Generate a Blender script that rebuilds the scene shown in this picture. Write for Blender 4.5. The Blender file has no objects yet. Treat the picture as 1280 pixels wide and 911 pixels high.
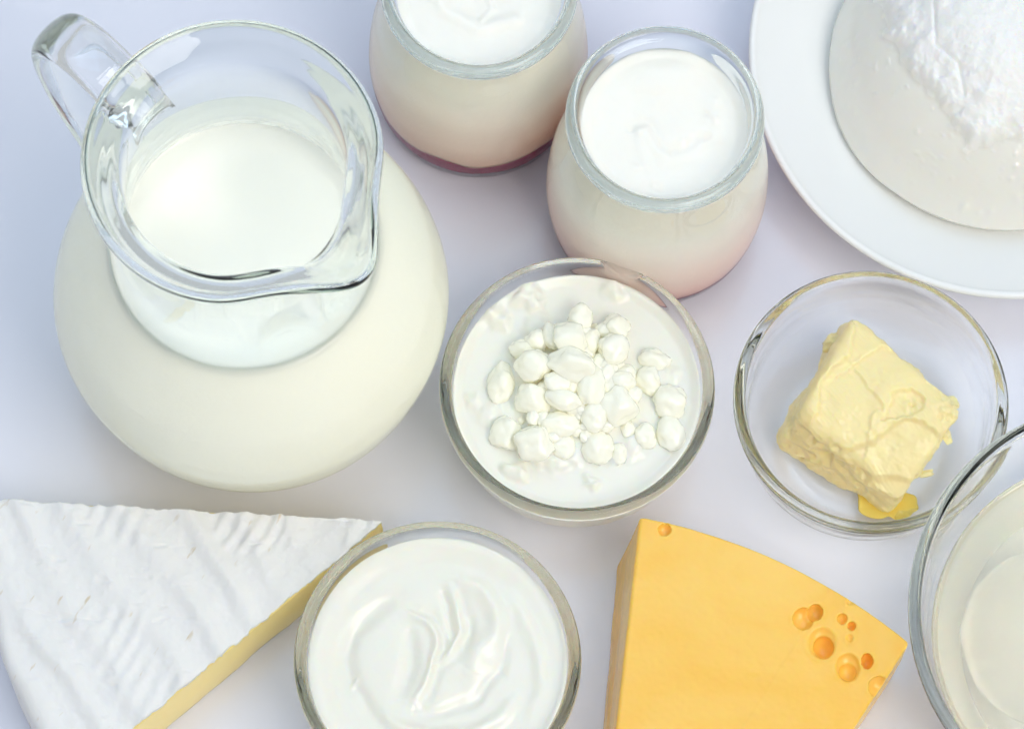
import bpy, bmesh, math, random
import numpy as np
from mathutils import Vector, Matrix

# ------------------------------------------------------------------ camera, light, exposure
sc = bpy.context.scene
C = sc.collection
CM = 0.01
F_PX, DIST, PITCH, ROLL = 5200.0, 1.53, math.radians(71.5), math.radians(2.3)

cam_d = bpy.data.cameras.new('camera')
cam = bpy.data.objects.new('camera', cam_d); C.objects.link(cam)
cam_d.sensor_width = 36.0
cam_d.lens = F_PX / 1280.0 * 36.0
cam_d.clip_start, cam_d.clip_end = 0.05, 50
cam.location = (0, -DIST * math.cos(PITCH), DIST * math.sin(PITCH))
cam.rotation_euler = (Matrix.Rotation(math.pi / 2 - PITCH, 4, 'X') @ Matrix.Rotation(ROLL, 4, 'Z')).to_euler()
cam_d.dof.use_dof = True
cam_d.dof.focus_distance = DIST - 0.045
cam_d.dof.aperture_fstop = 25
sc.camera = cam

world = bpy.data.worlds.new('World'); sc.world = world; world.use_nodes = True
bg = world.node_tree.nodes['Background']
bg.inputs['Color'].default_value = (0.93, 0.965, 1.0, 1)
bg.inputs['Strength'].default_value = 0.55

def area(name, loc, aim, size, power, col, size_y=None):
    l = bpy.data.lights.new(name, 'AREA'); l.energy = power; l.color = col
    l.shape = 'RECTANGLE'; l.size = size; l.size_y = size_y or size
    o = bpy.data.objects.new(name, l); C.objects.link(o)
    o.location = loc
    o.rotation_euler = (Vector(aim) - Vector(loc)).to_track_quat('-Z', 'Y').to_euler()
    return o
area('window_light', (0.72, -0.62, 1.36), (0.0, 0, 0.03), 0.90, 13.0, (1.0, 0.955, 0.885))
area('sky_light', (-0.10, 0.80, 1.60), (0, 0, 0), 1.6, 9.0, (0.48, 0.73, 1.0))

sc.view_settings.view_transform = 'Standard'
sc.view_settings.look = 'None'
sc.view_settings.exposure = 0.04
sc.view_settings.gamma = 1.0
cy = sc.cycles
cy.max_bounces = 28; cy.transmission_bounces = 28; cy.glossy_bounces = 10; cy.diffuse_bounces = 16
cy.transparent_max_bounces = 16; cy.volume_bounces = 4
cy.caustics_reflective = True; cy.caustics_refractive = True
cy.blur_glossy = 0.0
cy.sample_clamp_indirect = 40.0
cy.use_adaptive_sampling = True; cy.adaptive_threshold = 0.05; cy.adaptive_min_samples = 16
cy.use_denoising = True
try:
    cy.denoiser = 'OPENIMAGEDENOISE'; cy.denoising_input_passes = 'RGB_ALBEDO_NORMAL'
except Exception:
    pass

# ------------------------------------------------------------------ planning helper: a picture point on a level z -> place on the table (cm)
_c, _s = math.cos(ROLL), math.sin(ROLL)
_C = np.array([0, -DIST * math.cos(PITCH), DIST * math.sin(PITCH)])
_f = -_C / np.linalg.norm(_C); _r0 = np.array([1., 0, 0]); _u0 = np.cross(_r0, _f)
_r = _c * _r0 + _s * _u0; _u = -_s * _r0 + _c * _u0
def at(x, y, z_cm):
    d = _f * F_PX + _r * (x - 640) - _u * (y - 455.5)
    t = (z_cm * CM - _C[2]) / d[2]
    p = _C + t * d
    return np.array([p[0], p[1]]) / CM

# ------------------------------------------------------------------ numpy noise and strokes
def _hash(ix, iy, iz, seed):
    n = (ix * 374761393 + iy * 668265263 + iz * 2147483647 + seed * 974711) & 0xffffffff
    n = ((n ^ (n >> 13)) * 1274126177) & 0xffffffff
    n = ((n ^ (n >> 16)) * 2246822519) & 0xffffffff
    return ((n ^ (n >> 15)) & 0xffff) / 32767.5 - 1.0
def vnoise(x, y, z=0.0, seed=0):
    x, y, z = np.broadcast_arrays(np.asarray(x, float), np.asarray(y, float), np.asarray(z, float))
    ix, iy, iz = np.floor(x).astype(np.int64), np.floor(y).astype(np.int64), np.floor(z).astype(np.int64)
    fx, fy, fz = x - ix, y - iy, z - iz
    fx, fy, fz = [f * f * f * (f * (f * 6 - 15) + 10) for f in (fx, fy, fz)]
    out = 0
    for dx in (0, 1):
        for dy in (0, 1):
            for dz in (0, 1):
                w = (fx if dx else 1 - fx) * (fy if dy else 1 - fy) * (fz if dz else 1 - fz)
                out = out + w * _hash(ix + dx, iy + dy, iz + dz, seed)
    return out
def fbm(x, y, z=0.0, octaves=4, seed=0, gain=0.5):
    a, s, t = 1.0, 0, 0
    for k in range(octaves):
        s = s + a * vnoise(x * 2 ** k, y * 2 ** k, np.asarray(z) * 2 ** k, seed + k * 17); t += a; a *= gain
    return s / t
def sstep(a, b, x):
    t = np.clip((x - a) / (b - a), 0, 1); return t * t * (3 - 2 * t)
def stroke(x, y, pts):
    """unsigned distance, signed distance and position along a polyline"""
    best = np.full(np.shape(x), 1e9); sg = np.zeros(np.shape(x)); tt = np.zeros(np.shape(x))
    n = len(pts) - 1
    for i in range(n):
        ax, ay = pts[i]; bx, by = pts[i + 1]
        dx, dy = bx - ax, by - ay; L = dx * dx + dy * dy + 1e-12
        t = np.clip(((x - ax) * dx + (y - ay) * dy) / L, 0, 1)
        px, py = x - ax - t * dx, y - ay - t * dy
        d = np.hypot(px, py); cr = np.sign(dx * (y - ay) - dy * (x - ax))
        m = d < best
        best = np.where(m, d, best); sg = np.where(m, cr, sg); tt = np.where(m, (i + t) / n, tt)
    return best, best * sg, tt
def catmull(pts, n=8, closed=False):
    p = [np.array(q, float) for q in pts]; out = []
    N = len(p)
    for i in range(N if closed else N - 1):
        g = lambda k: p[k % N] if closed else p[min(max(k, 0), N - 1)]
        p0, p1, p2, p3 = g(i - 1), g(i), g(i + 1), g(i + 2)
        for j in range(n):
            t = j / n
            out.append(0.5 * ((2 * p1) + (-p0 + p2) * t + (2 * p0 - 5 * p1 + 4 * p2 - p3) * t * t + (-p0 + 3 * p1 - 3 * p2 + p3) * t ** 3))
    if not closed: out.append(p[-1])
    return out

# ------------------------------------------------------------------ mesh helpers (inputs in centimetres)
def link_mesh(name, verts, faces, mat, parent=None, smooth=True, loc=None):
    me = bpy.data.meshes.new(name)
    me.from_pydata([tuple(float(c) * CM for c in v) for v in verts], [], faces)
    me.update()
    if smooth: me.polygons.foreach_set('use_smooth', [True] * len(me.polygons))
    if mat: me.materials.append(mat)
    o = bpy.data.objects.new(name, me); C.objects.link(o)
    if parent: o.parent = parent
    if loc is not None: o.location = [c * CM for c in loc]
    return o
def empty(name, loc_cm):
    o = bpy.data.objects.new(name, None); C.objects.link(o)
    o.empty_display_size = 0.02
    o.location = [c * CM for c in loc_cm]
    return o
def tag(o, label, cat, group=None):
    o['label'] = label; o['category'] = cat
    if group: o['group'] = group
    return o
def lathe_data(profile, seg=128, warp=None):
    """profile from axis to axis (first and last r = 0); warp(r, a, z)->(r, a, z)"""
    ang = np.linspace(0, 2 * math.pi, seg, endpoint=False)
    mid = [p for p in profile if p[0] > 1e-6]
    V = []; Fc = []
    V.append((0, 0, profile[0][1]))
    for r, z in mid:
        rr, aa, zz = np.full(seg, r), ang, np.full(seg, z)
        if warp: rr, aa, zz = warp(rr, aa, zz)
        V.extend(zip(rr * np.cos(aa), rr * np.sin(aa), zz))
    V.append((0, 0, profile[-1][1]))
    n = len(mid)
    for j in range(seg):
        k = (j + 1) % seg
        Fc.append((0, 1 + k, 1 + j))
        for i in range(n - 1):
            a = 1 + i * seg
            Fc.append((a + j, a + k, a + seg + k, a + seg + j))
        a = 1 + (n - 1) * seg
        Fc.append((a + j, a + k, 1 + n * seg))
    return V, Fc
def polar_top(rf, hf, nr=70, seg=160, under=None, bottom_z=0.0):
    """closed body: heightfield hf(x, y) over a disc of radius rf(theta) + side profile 'under' [(r scale or r, z)...]"""
    ang = np.linspace(0, 2 * math.pi, seg, endpoint=False)
    R = rf(ang) if callable(rf) else np.full(seg, rf)
    V = [(0, 0, float(hf(np.array(0.0), np.array(0.0))))]
    Fc = []
    for i in range(1, nr + 1):
        t = i / nr
        x, y = R * t * np.cos(ang), R * t * np.sin(ang)
        V.extend(zip(x, y, hf(x, y)))
    rows = nr
    for ring in (under or []):
        r, z = ring
        r = r(ang) if callable(r) else np.full(seg, r)
        z = z(ang) if callable(z) else np.full(seg, z)
        V.extend(zip(r * np.cos(ang), r * np.sin(ang), z)); rows += 1
    V.append((0, 0, bottom_z)); last = len(V) - 1
    for j in range(seg):
        k = (j + 1) % seg
        Fc.append((0, 1 + j, 1 + k))
        for i in range(rows - 1):
            a = 1 + i * seg
            Fc.append((a + j, a + seg + j, a + seg + k, a + k))
        a = 1 + (rows - 1) * seg
        Fc.append((a + j, last, a + k))
    return V, Fc
def sphere_dirs(sub=3):
    bm = bmesh.new(); bmesh.ops.create_icosphere(bm, subdivisions=sub, radius=1.0)
    bm.verts.ensure_lookup_table()
    v = np.array([tuple(q.co) for q in bm.verts]); f = [tuple(w.index for w in q.verts) for q in bm.faces]
    bm.free(); return v, f

# ------------------------------------------------------------------ materials
def principled(name, col, rough=0.5, sss=0.0, sss_rad=(1, .7, .4), sss_scale=0.003, spec=0.5, **kw):
    m = bpy.data.materials.new(name); m.use_nodes = True
    b = m.node_tree.nodes['Principled BSDF']
    b.inputs['Base Color'].default_value = (*col, 1)
    b.inputs['Roughness'].default_value = rough
    b.inputs['Specular IOR Level'].default_value = spec
    if sss:
        b.inputs['Subsurface Weight'].default_value = sss
        b.inputs['Subsurface Radius'].default_value = sss_rad
        b.inputs['Subsurface Scale'].default_value = sss_scale
    for k, v in kw.items():
        b.inputs[k.replace('_', ' ')].default_value = v
    return m
def nodes(m): return m.node_tree.nodes, m.node_tree.links, m.node_tree.nodes['Principled BSDF']
def tex_noise(m, scale, detail=4, rough=0.55, dist=0.0, coord='Object'):
    N, L, b = nodes(m)
    tc = N.new('ShaderNodeTexCoord'); t = N.new('ShaderNodeTexNoise')
    t.inputs['Scale'].default_value = scale; t.inputs['Detail'].default_value = detail
    t.inputs['Roughness'].default_value = rough; t.inputs['Distortion'].default_value = dist
    L.new(tc.outputs[coord], t.inputs['Vector']); return t
def add_bump(m, scale, strength, dist, detail=3, mask=None):
    N, L, b = nodes(m)
    t = tex_noise(m, scale, detail)
    bp = N.new('ShaderNodeBump'); bp.inputs['Strength'].default_value = strength; bp.inputs['Distance'].default_value = dist
    L.new(t.outputs['Fac'], bp.inputs['Height'])
    prev = b.inputs['Normal'].links
    if prev: L.new(prev[0].from_socket, bp.inputs['Normal'])
    L.new(bp.outputs['Normal'], b.inputs['Normal']); return bp
def ramp_color(m, fac_socket, stops):
    N, L, b = nodes(m)
    r = N.new('ShaderNodeValToRGB')
    while len(r.color_ramp.elements) < len(stops): r.color_ramp.elements.new(0.5)
    for e, (p, c) in zip(r.color_ramp.elements, stops): e.position = p; e.color = (*c, 1)
    L.new(fac_socket, r.inputs['Fac']); L.new(r.outputs['Color'], b.inputs['Base Color']); return r

def glass(name, tint, rough=0.0, absorb=None, density=0.0, frost=None):
    m = principled(name, tint, rough, **{'Transmission_Weight': 1.0, 'IOR': 1.5})
    if frost:                                   # a film of condensation on the cold lower part
        N, L, b = nodes(m)
        tc = N.new('ShaderNodeTexCoord'); sp = N.new('ShaderNodeSeparateXYZ'); L.new(tc.outputs['Object'], sp.inputs[0])
        mr = N.new('ShaderNodeMapRange'); mr.inputs['From Min'].default_value = frost[0] * CM; mr.inputs['From Max'].default_value = frost[1] * CM
        mr.inputs['To Min'].default_value = 0.22; mr.inputs['To Max'].default_value = 0.0
        L.new(sp.outputs['Z'], mr.inputs['Value']); L.new(mr.outputs['Result'], b.inputs['Roughness'])
        mi = N.new('ShaderNodeMapRange'); mi.inputs['From Min'].default_value = frost[0] * CM; mi.inputs['From Max'].default_value = frost[1] * CM
        mi.inputs['To Min'].default_value = 1.12; mi.inputs['To Max'].default_value = 1.50
        L.new(sp.outputs['Z'], mi.inputs['Value']); L.new(mi.outputs['Result'], b.inputs['IOR'])
        t = tex_noise(m, 330, 3); bp = N.new('ShaderNodeBump'); bp.inputs['Distance'].default_value = 0.0005
        ms = N.new('ShaderNodeMath'); ms.operation = 'MULTIPLY'; ms.inputs[1].default_value = 1.2
        L.new(mr.outputs['Result'], ms.inputs[0]); L.new(ms.outputs[0], bp.inputs['Strength'])
        L.new(t.outputs['Fac'], bp.inputs['Height']); L.new(bp.outputs['Normal'], b.inputs['Normal'])
    if absorb:
        N, L, b = nodes(m)
        v = N.new('ShaderNodeVolumeAbsorption'); v.inputs['Color'].default_value = (*absorb, 1); v.inputs['Density'].default_value = density
        out = [n for n in N if n.type == 'OUTPUT_MATERIAL'][0]
        L.new(v.outputs['Volume'], out.inputs['Volume'])
    return m

M = {}
M['table'] = principled('glossy_white_acrylic', (0.735, 0.74, 0.83), 0.16, spec=0.8)
t = tex_noise(M['table'], 9, 2)
N, L, b = nodes(M['table'])
mr = N.new('ShaderNodeMapRange'); mr.inputs['To Min'].default_value = 0.12; mr.inputs['To Max'].default_value = 0.22
L.new(t.outputs['Fac'], mr.inputs['Value']); L.new(mr.outputs['Result'], b.inputs['Roughness'])

M['jug_glass'] = glass('jug_glass', (0.995, 1.0, 0.998), absorb=(0.52, 0.80, 0.72), density=9, frost=(10.6, 13.0))
M['handle_glass'] = glass('handle_glass', (0.995, 1.0, 0.998), absorb=(0.60, 0.82, 0.76), density=3)
M['jar_glass'] = glass('jar_glass', (0.99, 0.998, 1.0), absorb=(0.34, 0.55, 0.62), density=26, frost=(6.6, 7.8))
M['bowl_glass'] = glass('bowl_glass', (0.997, 1.0, 0.996), absorb=(0.74, 0.88, 0.82), density=5); nodes(M['bowl_glass'])[2].inputs["IOR"].default_value = 1.26
M['large_bowl_glass'] = M['bowl_glass'].copy(); M['large_bowl_glass'].name = 'large_bowl_glass'; nodes(M['large_bowl_glass'])[2].inputs['IOR'].default_value = 1.2
M['milk'] = principled('milk', (0.985, 0.97, 0.84), 0.3, sss=0.25, sss_rad=(1, .95, .8), sss_scale=0.018)
def cold_wall(m, ztop):
    N, L, b = nodes(m)
    tc = N.new('ShaderNodeTexCoord'); sp = N.new('ShaderNodeSeparateXYZ'); L.new(tc.outputs['Object'], sp.inputs[0])
    mr = N.new('ShaderNodeMapRange'); mr.inputs['From Min'].default_value = ztop * CM - .006; mr.inputs['From Max'].default_value = ztop * CM
    mr.inputs['To Min'].default_value = 0.28; mr.inputs['To Max'].default_value = 0.0
    L.new(sp.outputs['Z'], mr.inputs['Value'])
    t = tex_noise(m, 420, 4, .7); bp = N.new('ShaderNodeBump'); bp.inputs['Distance'].default_value = 0.0008
    L.new(mr.outputs['Result'], bp.inputs['Strength']); L.new(t.outputs['Fac'], bp.inputs['Height']); L.new(bp.outputs['Normal'], b.inputs['Normal'])
cold_wall(M['milk'], 10.8)
M['yogurt'] = principled('yogurt', (0.89, 0.86, 0.81), 0.22, sss=0.3, sss_scale=0.004)
M['jam'] = principled('red_fruit_jam', (0.30, 0.045, 0.10), 0.2)
M['cream'] = principled('cream', (0.84, 0.832, 0.755), 0.26, sss=0.5, sss_scale=0.004)
M['curd'] = principled('curd', (0.95, 0.93, 0.80), 0.15, sss=0.5, sss_rad=(1, .95, .8), sss_scale=0.002)
add_bump(M['curd'], 350, 0.25, 0.0006)
M['butter'] = principled('butter', (0.885, 0.76, 0.40), 0.34, sss=0.5, sss_rad=(1, .7, .2), sss_scale=0.004)
add_bump(M['butter'], 220, 0.2, 0.0006)
M['butter_oil'] = principled('melted_butter', (0.97, 0.74, 0.17), 0.07, sss=0.1, sss_rad=(1, .7, .15), sss_scale=0.004)
M['plate'] = principled('white_porcelain', (0.83, 0.84, 0.835), 0.12)
M['fresh'] = principled('fresh_cheese', (0.82, 0.805, 0.75), 0.2, sss=0.4, sss_scale=0.005)
M['rind'] = principled('white_mould_rind', (0.80, 0.80, 0.795), 0.75, sss=0.1, sss_scale=0.002, spec=0.2)
add_bump(M['rind'], 500, 0.25, 0.0005)
N, L, b = nodes(M['rind'])                     # small tan streaks where the bloom has worn off
tc = N.new('ShaderNodeTexCoord'); mp0 = N.new('ShaderNodeMapping'); mp0.inputs['Rotation'].default_value = (0, 0, math.radians(-62)); mp1 = N.new('ShaderNodeMapping'); mp1.inputs['Scale'].default_value = (75, 260, 60)
t = N.new('ShaderNodeTexNoise'); t.inputs['Scale'].default_value = 1.0; t.inputs['Detail'].default_value = 3
L.new(tc.outputs['Object'], mp0.inputs['Vector']); L.new(mp0.outputs['Vector'], mp1.inputs['Vector']); L.new(mp1.outputs['Vector'], t.inputs['Vector'])
ramp_color(M['rind'], t.outputs['Fac'], [(.0, (.81, .81, .805)), (.665, (.81, .81, .805)), (.75, (.66, .58, .45))])
M['paste'] = principled('soft_cheese_paste', (0.93, 0.74, 0.28), 0.34, sss=0.4, sss_rad=(1, .7, .25), sss_scale=0.004)
M['gouda'] = principled('yellow_cheese', (0.96, 0.57, 0.11), 0.2, spec=0.45, sss=0.5, sss_rad=(1, .55, .12), sss_scale=0.003)
t = tex_noise(M['gouda'], 14, 4, .55, .6)
ramp_color(M['gouda'], t.outputs['Fac'], [(.32, (.91, .49, .06)), (.5, (.93, .555, .09)), (.68, (.95, .61, .14))])
M['mozzarella'] = principled('mozzarella', (0.88, 0.87, 0.82), 0.2, sss=0.4, sss_scale=0.004)

# ------------------------------------------------------------------ table
def slab(name, x0, x1, y0, y1, z0, z1, mat):
    bm = bmesh.new(); bmesh.ops.create_cube(bm, size=1.0)
    for v in bm.verts:
        v.co = Vector(((x0 + x1) / 2 + v.co.x * (x1 - x0), (y0 + y1) / 2 + v.co.y * (y1 - y0), (z0 + z1) / 2 + v.co.z * (z1 - z0))) * CM
    bmesh.ops.bevel(bm, geom=list(bm.edges), offset=0.004, segments=3, profile=0.5, affect='EDGES')
    me = bpy.data.meshes.new(name); bm.to_mesh(me); bm.free(); me.materials.append(mat)
    o = bpy.data.objects.new(name, me); C.objects.link(o); return o
table = slab('table', -70, 70, -60, 60, -3, 0, M['table']); table['kind'] = 'structure'

# ------------------------------------------------------------------ glass jug of milk
JX, JY = at(293, 199, 19.0) + np.array((-.06, 0))
jug = tag(empty('milk_jug', (JX, JY, 0.02)), 'round bellied clear glass jug with spout and handle, full of milk', 'jug')
jo = [(0, .35), (2.5, .33), (3.5, .25), (3.85, .02), (4.35, .06), (5.5, 1.0), (6.45, 2.9), (6.94, 5.2), (6.94, 6.5), (6.45, 8.4), (5.55, 9.9), (4.8, 11.0), (4.3, 12.3), (4.06, 14.2), (4.0, 16.2), (4.02, 17.2), (4.14, 17.75), (4.45, 18.15), (4.78, 18.45), (4.93, 18.66), (4.95, 18.86), (4.87, 19.0)]
ji = [(4.74, 19.02), (4.50, 18.88), (4.15, 18.68), (3.88, 18.45), (3.72, 18.12), (3.67, 17.6), (3.68, 16.2), (3.73, 14.2), (3.97, 12.3), (4.46, 11.0), (5.22, 9.85), (6.13, 8.3), (6.61, 6.5), (6.61, 5.2), (6.12, 3.0), (5.2, 1.35), (4.0, .75), (2.5, .66), (0, .65)]
SP = math.radians(-40)
def spout(r, a, z):
    d = (a - SP + math.pi) % (2 * math.pi) - math.pi
    h = sstep(16.6, 18.9, z)
    w = np.exp(-(d / 0.27) ** 2); n = np.exp(-((np.abs(d) - 0.62) / 0.22) ** 2)
    return r + (0.98 * w - 0.10 * n) * h, a, z - 0.25 * w * h
prof = catmull(jo + ji, 8)
prof[0] = np.array((0, .35)); prof[-1] = np.array((0, .65))
prof = [p if i in (0, len(prof) - 1) else np.array((max(p[0], 0.01), p[1])) for i, p in enumerate(prof)]
V, Fc = lathe_data(prof, 300, spout)
jb = link_mesh('body', V, Fc, M['jug_glass'], jug)
# handle: broad strap swept in the plane opposite the spout
HA = math.radians(141)
path = catmull([(3.95, 15.7), (4.7, 16.45), (5.7, 17.15), (6.8, 17.4), (7.75, 17.0), (8.3, 16.0), (8.4, 14.6), (8.0, 12.6), (7.3, 10.9), (6.6, 9.6), (6.0, 8.9), (5.85, 8.75)], 7)
sec = []
for k in range(28):
    a = 2 * math.pi * k / 28; c, s = math.cos(a), math.sin(a)
    sec.append((math.copysign(abs(c) ** 0.85, c), math.copysign(abs(s) ** 0.9, s)))
V, Fc = [], []
n = len(path)
for i, p in enumerate(path):
    q = path[min(i + 1, n - 1)] - path[max(i - 1, 0)]; q /= np.linalg.norm(q)
    nr = np.array((-q[1], q[0])); u = i / (n - 1)
    wd = 1.0 * (1.0 - 0.12 * u); th = 0.38 + 0.08 * math.sin(u * math.pi) + 0.35 * math.exp(-(u / .05) ** 2)
    for (a, b2) in sec:
        rr, zz = p + nr * th * b2
        rr = max(rr, 3.84)
        tx = wd * a
        V.append((rr * math.cos(HA) - tx * math.sin(HA), rr * math.sin(HA) + tx * math.cos(HA), zz))
S = len(sec)
for i in range(n - 1):
    for j in range(S):
        k = (j + 1) % S
        Fc.append((i * S + j, i * S + k, (i + 1) * S + k, (i + 1) * S + j))
Fc.append(tuple(range(S))[::-1]); Fc.append(tuple(range((n - 1) * S, n * S)))
link_mesh('handle', V, Fc, M['handle_glass'], jug)
# milk filling it
def interp_r(inner, z):
    zs = [q[1] for q in inner][::-1]; rs = [q[0] for q in inner][::-1]
    return np.interp(z, zs, rs)
MZ = 11.0
mw = lambda z: float(interp_r(ji, z)) + 0.25
mp = [(0, .56)] + [(mw(z) if z > .9 else 3.6 + (z - .56) * 2.5, z) for z in np.concatenate([[.56], np.linspace(.9, MZ + .12, 40)])]
mp += [(mw(MZ) - .25, MZ + .10), (mw(MZ) - .33, MZ + .04), (mw(MZ) - .5, MZ + .005)] + [(r, MZ) for r in (3.5, 2.5, 1.2)] + [(0, MZ)]
V, Fc = lathe_data(mp, 160)
tag(link_mesh('milk', V, Fc, M['milk'], loc=(JX, JY, 0.02)), 'white milk filling the glass jug up to its neck', 'milk')

# ------------------------------------------------------------------ yogurt jars
ro = [(0, .35), (2.3, .33), (2.9, .22), (3.15, .02), (3.45, .12), (3.75, .75), (3.97, 2.2), (4.02, 3.6), (3.88, 5.4), (3.55, 7.0), (3.24, 8.0), (3.16, 8.45), (3.26, 8.75), (3.44, 8.95), (3.50, 9.18), (3.44, 9.40), (3.28, 9.5)]
ri = [(3.12, 9.46), (3.00, 9.28), (2.93, 8.9), (2.90, 8.4), (2.98, 7.95), (3.28, 6.95), (3.62, 5.35), (3.76, 3.6), (3.71, 2.2), (3.5, 1.05), (3.1, .66), (2.2, .6), (0, .6)]
ro = [(r, z * 1.05) for r, z in ro]; ri = [(r, z * 1.05) for r, z in ri]
prof = catmull(ro + ri, 8); prof[0] = np.array((0, .35)); prof[-1] = np.array((0, .6))
prof = [p if i in (0, len(prof) - 1) else np.array((max(p[0], 0.01), p[1])) for i, p in enumerate(prof)]
V, Fc = lathe_data(prof, 300)
JAR2 = at(831.5, 146, 9.9); JAR1 = JAR2 + np.array((-6.70, 4.72))
jar = tag(link_mesh('yogurt_jar', V, Fc, M['jar_glass'], loc=(*JAR2, 0.02)), 'clear glass yogurt jar beside the white plate, its whole rim in view', 'jar', 'glass yogurt jars')
j2 = jar.copy(); C.objects.link(j2); j2.location = (JAR1[0] * CM, JAR1[1] * CM, 0.0002)
tag(j2, 'clear glass yogurt jar beside the jug, cut by the top edge, dark red layer below', 'jar', 'glass yogurt jars')

def yogurt_material(name, low, zlow, zhigh):
    m = principled(name, (0.88, 0.85, 0.79), 0.2, sss=0.6, sss_rad=(1, .9, .8), sss_scale=0.006)
    N, L, b = nodes(m)
    tc = N.new('ShaderNodeTexCoord'); sp = N.new('ShaderNodeSeparateXYZ'); L.new(tc.outputs['Object'], sp.inputs[0])
    nz = tex_noise(m, 45, 3)
    ad = N.new('ShaderNodeMath'); ad.operation = 'MULTIPLY_ADD'; ad.inputs[1].default_value = 0.016; L.new(nz.outputs['Fac'], ad.inputs[0]); L.new(sp.outputs['Z'], ad.inputs[2])
    cold_wall(m, 8.4)
    mr = N.new('ShaderNodeMapRange'); mr.inputs['From Min'].default_value = zlow * CM + .008; mr.inputs['From Max'].default_value = zhigh * CM + .008
    L.new(ad.outputs[0], mr.inputs['Value'])
    ramp_color(m, mr.outputs['Result'], [(0, low), (0.35, tuple(np.array(low) * .5 + np.array((.97, .90, .82)) * .5)), (1, (.945, .90, .825))])
    return m
def jar_fill(loc, zb, wave, top, low, zl, zh, label):
    root = tag(empty('yogurt', (*loc, 0.02)), label, 'yogurt')
    rr = lambda z: interp_r(ri, z) + 0.19
    ph = random.uniform(0, 6)
    bnd = lambda a: zb + wave * vnoise(np.cos(a) * 1.6 + 5 + zb * 3, np.sin(a) * 1.6 + 3, 0, 4) + wave * .5 * vnoise(np.cos(a) * 5, np.sin(a) * 5, zb, 9)
    TZ = 8.95
    def hf(x, y):
        r = np.hypot(x, y)
        return TZ + top(x, y) + .10 * sstep(2.5, 2.95, r)
    un = [(lambda a, z=z: rr(z) + 0 * a, lambda a, z=z: np.full_like(a, z)) for z in np.linspace(TZ, 5.0, 16)]
    for t in np.linspace(.08, 1, 12):
        un.append((lambda a, t=t: rr(5.0 + (bnd(a) - 5.0) * t), lambda a, t=t: 5.0 + (bnd(a) - 5.0) * t))
    V, Fc = polar_top(3.0, hf, 70, 160, un, zb)
    link_mesh('white_layer', V, Fc, yogurt_material('layered_yogurt', low, zl, zh), root)
    def jr(a, t):
        z = .52 + (bnd(a) - .015 - .52) * t
        return np.where(z < .7, 3.0 + (z - .5) * 1.5, rr(z)), z
    un = [(lambda a, t=t: jr(a, t)[0], lambda a, t=t: jr(a, t)[1]) for t in np.linspace(1, 0, 10)]
    V, Fc = polar_top(3.2, lambda x, y: np.full(np.shape(x), zb - .12), 4, 160, un, .5)
    link_mesh('jam_layer', V, Fc, M['jam'], root)
def local(loc, z):
    return lambda pts: [tuple(at(x, y, z) - np.array(loc)) for x, y in pts]
q = local(JAR2, 9.0)
# yogurt surface features, read off the photograph (zoomed crop 690..970 x 20..270, 3.643 px per px)
zz = lambda pts: q([(690 + x / 3.643, 20 + y / 3.643) for x, y in pts])
y_s1 = zz([(395, 520), (425, 515), (450, 560), (480, 610), (540, 645), (620, 625), (690, 575)])
y_s2 = zz([(400, 530), (405, 590), (430, 650), (460, 740), (480, 790)])
y_b = zz([(745, 470), (600, 570), (390, 690), (470, 770), (750, 385), (700, 440)])
def top2(x, y):
    d, s, t = stroke(x, y, y_s1); h = .065 * np.exp(-(d / .19) ** 2) * (1 - .5 * t) - .05 * np.exp(-((s - .28) / .22) ** 2) * np.exp(-(d / .5) ** 4)
    d, s, t = stroke(x, y, y_s2); h += .05 * np.exp(-(d / .18) ** 2) * (1 - .6 * t)
    for i, (bx, by) in enumerate(y_b): h += (.07, .06, .04, .06, .05, -.06)[i] * np.exp(-(((x - bx) ** 2 + (y - by) ** 2) / .018))
    return h + .16 * fbm(x * .55, y * .55, 0, 2, 3) + .012 * fbm(x * 3, y * 3, 0, 2, 31)
def top1(x, y):
    d, s, t = stroke(x, y, [(-2.0, .6), (-1.2, -.6), (0, -1.3), (1.3, -.9)]); h = .12 * np.exp(-(d / .25) ** 2)
    d, s, t = stroke(x, y, [(.2, .3), (.5, -.5), (.1, -1.0)]); h += .06 * np.exp(-(d / .12) ** 2)
    return h + .08 * fbm(x * .6, y * .6, 2, 2, 8) + .012 * fbm(x * 3, y * 3, 0, 2, 12)
random.seed(4)
jar_fill(JAR1, 2.3, .5, top1, (.88, .60, .45), 2.0, 7.6, 'pale yogurt over dark red jam in the jar cut by the top edge')
jar_fill(JAR2, 1.25, .22, top2, (.95, .52, .47), .9, 6.8, 'pale yogurt blushing pink below, in the jar beside the white plate')

# ------------------------------------------------------------------ three small glass bowls
bo = [(0, .25), (1.8, .23), (2.5, .16), (2.8, .0), (3.2, .06), (3.85, .65), (4.4, 1.8), (4.62, 3.0), (4.72, 3.8), (4.82, 4.1), (4.90, 4.32), (4.90, 4.5), (4.80, 4.62)]
bi = [(4.64, 4.64), (4.50, 4.54), (4.43, 4.3), (4.37, 3.7), (4.28, 3.0), (4.05, 1.95), (3.55, 1.0), (2.8, .6), (1.8, .5), (0, .48)]
prof = catmull(bo + bi, 8); prof[0] = np.array((0, .25)); prof[-1] = np.array((0, .48))
prof = [p if i in (0, len(prof) - 1) else np.array((max(p[0], 0.01), p[1])) for i, p in enumerate(prof)]
V, Fc = lathe_data(prof, 300)
BA, BB, BC = at(721.5, 483, 4.6), at(1089, 500, 4.6), at(547, 823, 4.6)
bA = tag(link_mesh('glass_bowl', V, Fc, M['bowl_glass'], loc=(*BA, 0.02)), 'small clear glass bowl holding the lumpy cottage cheese', 'bowl', 'small glass bowls')
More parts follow.
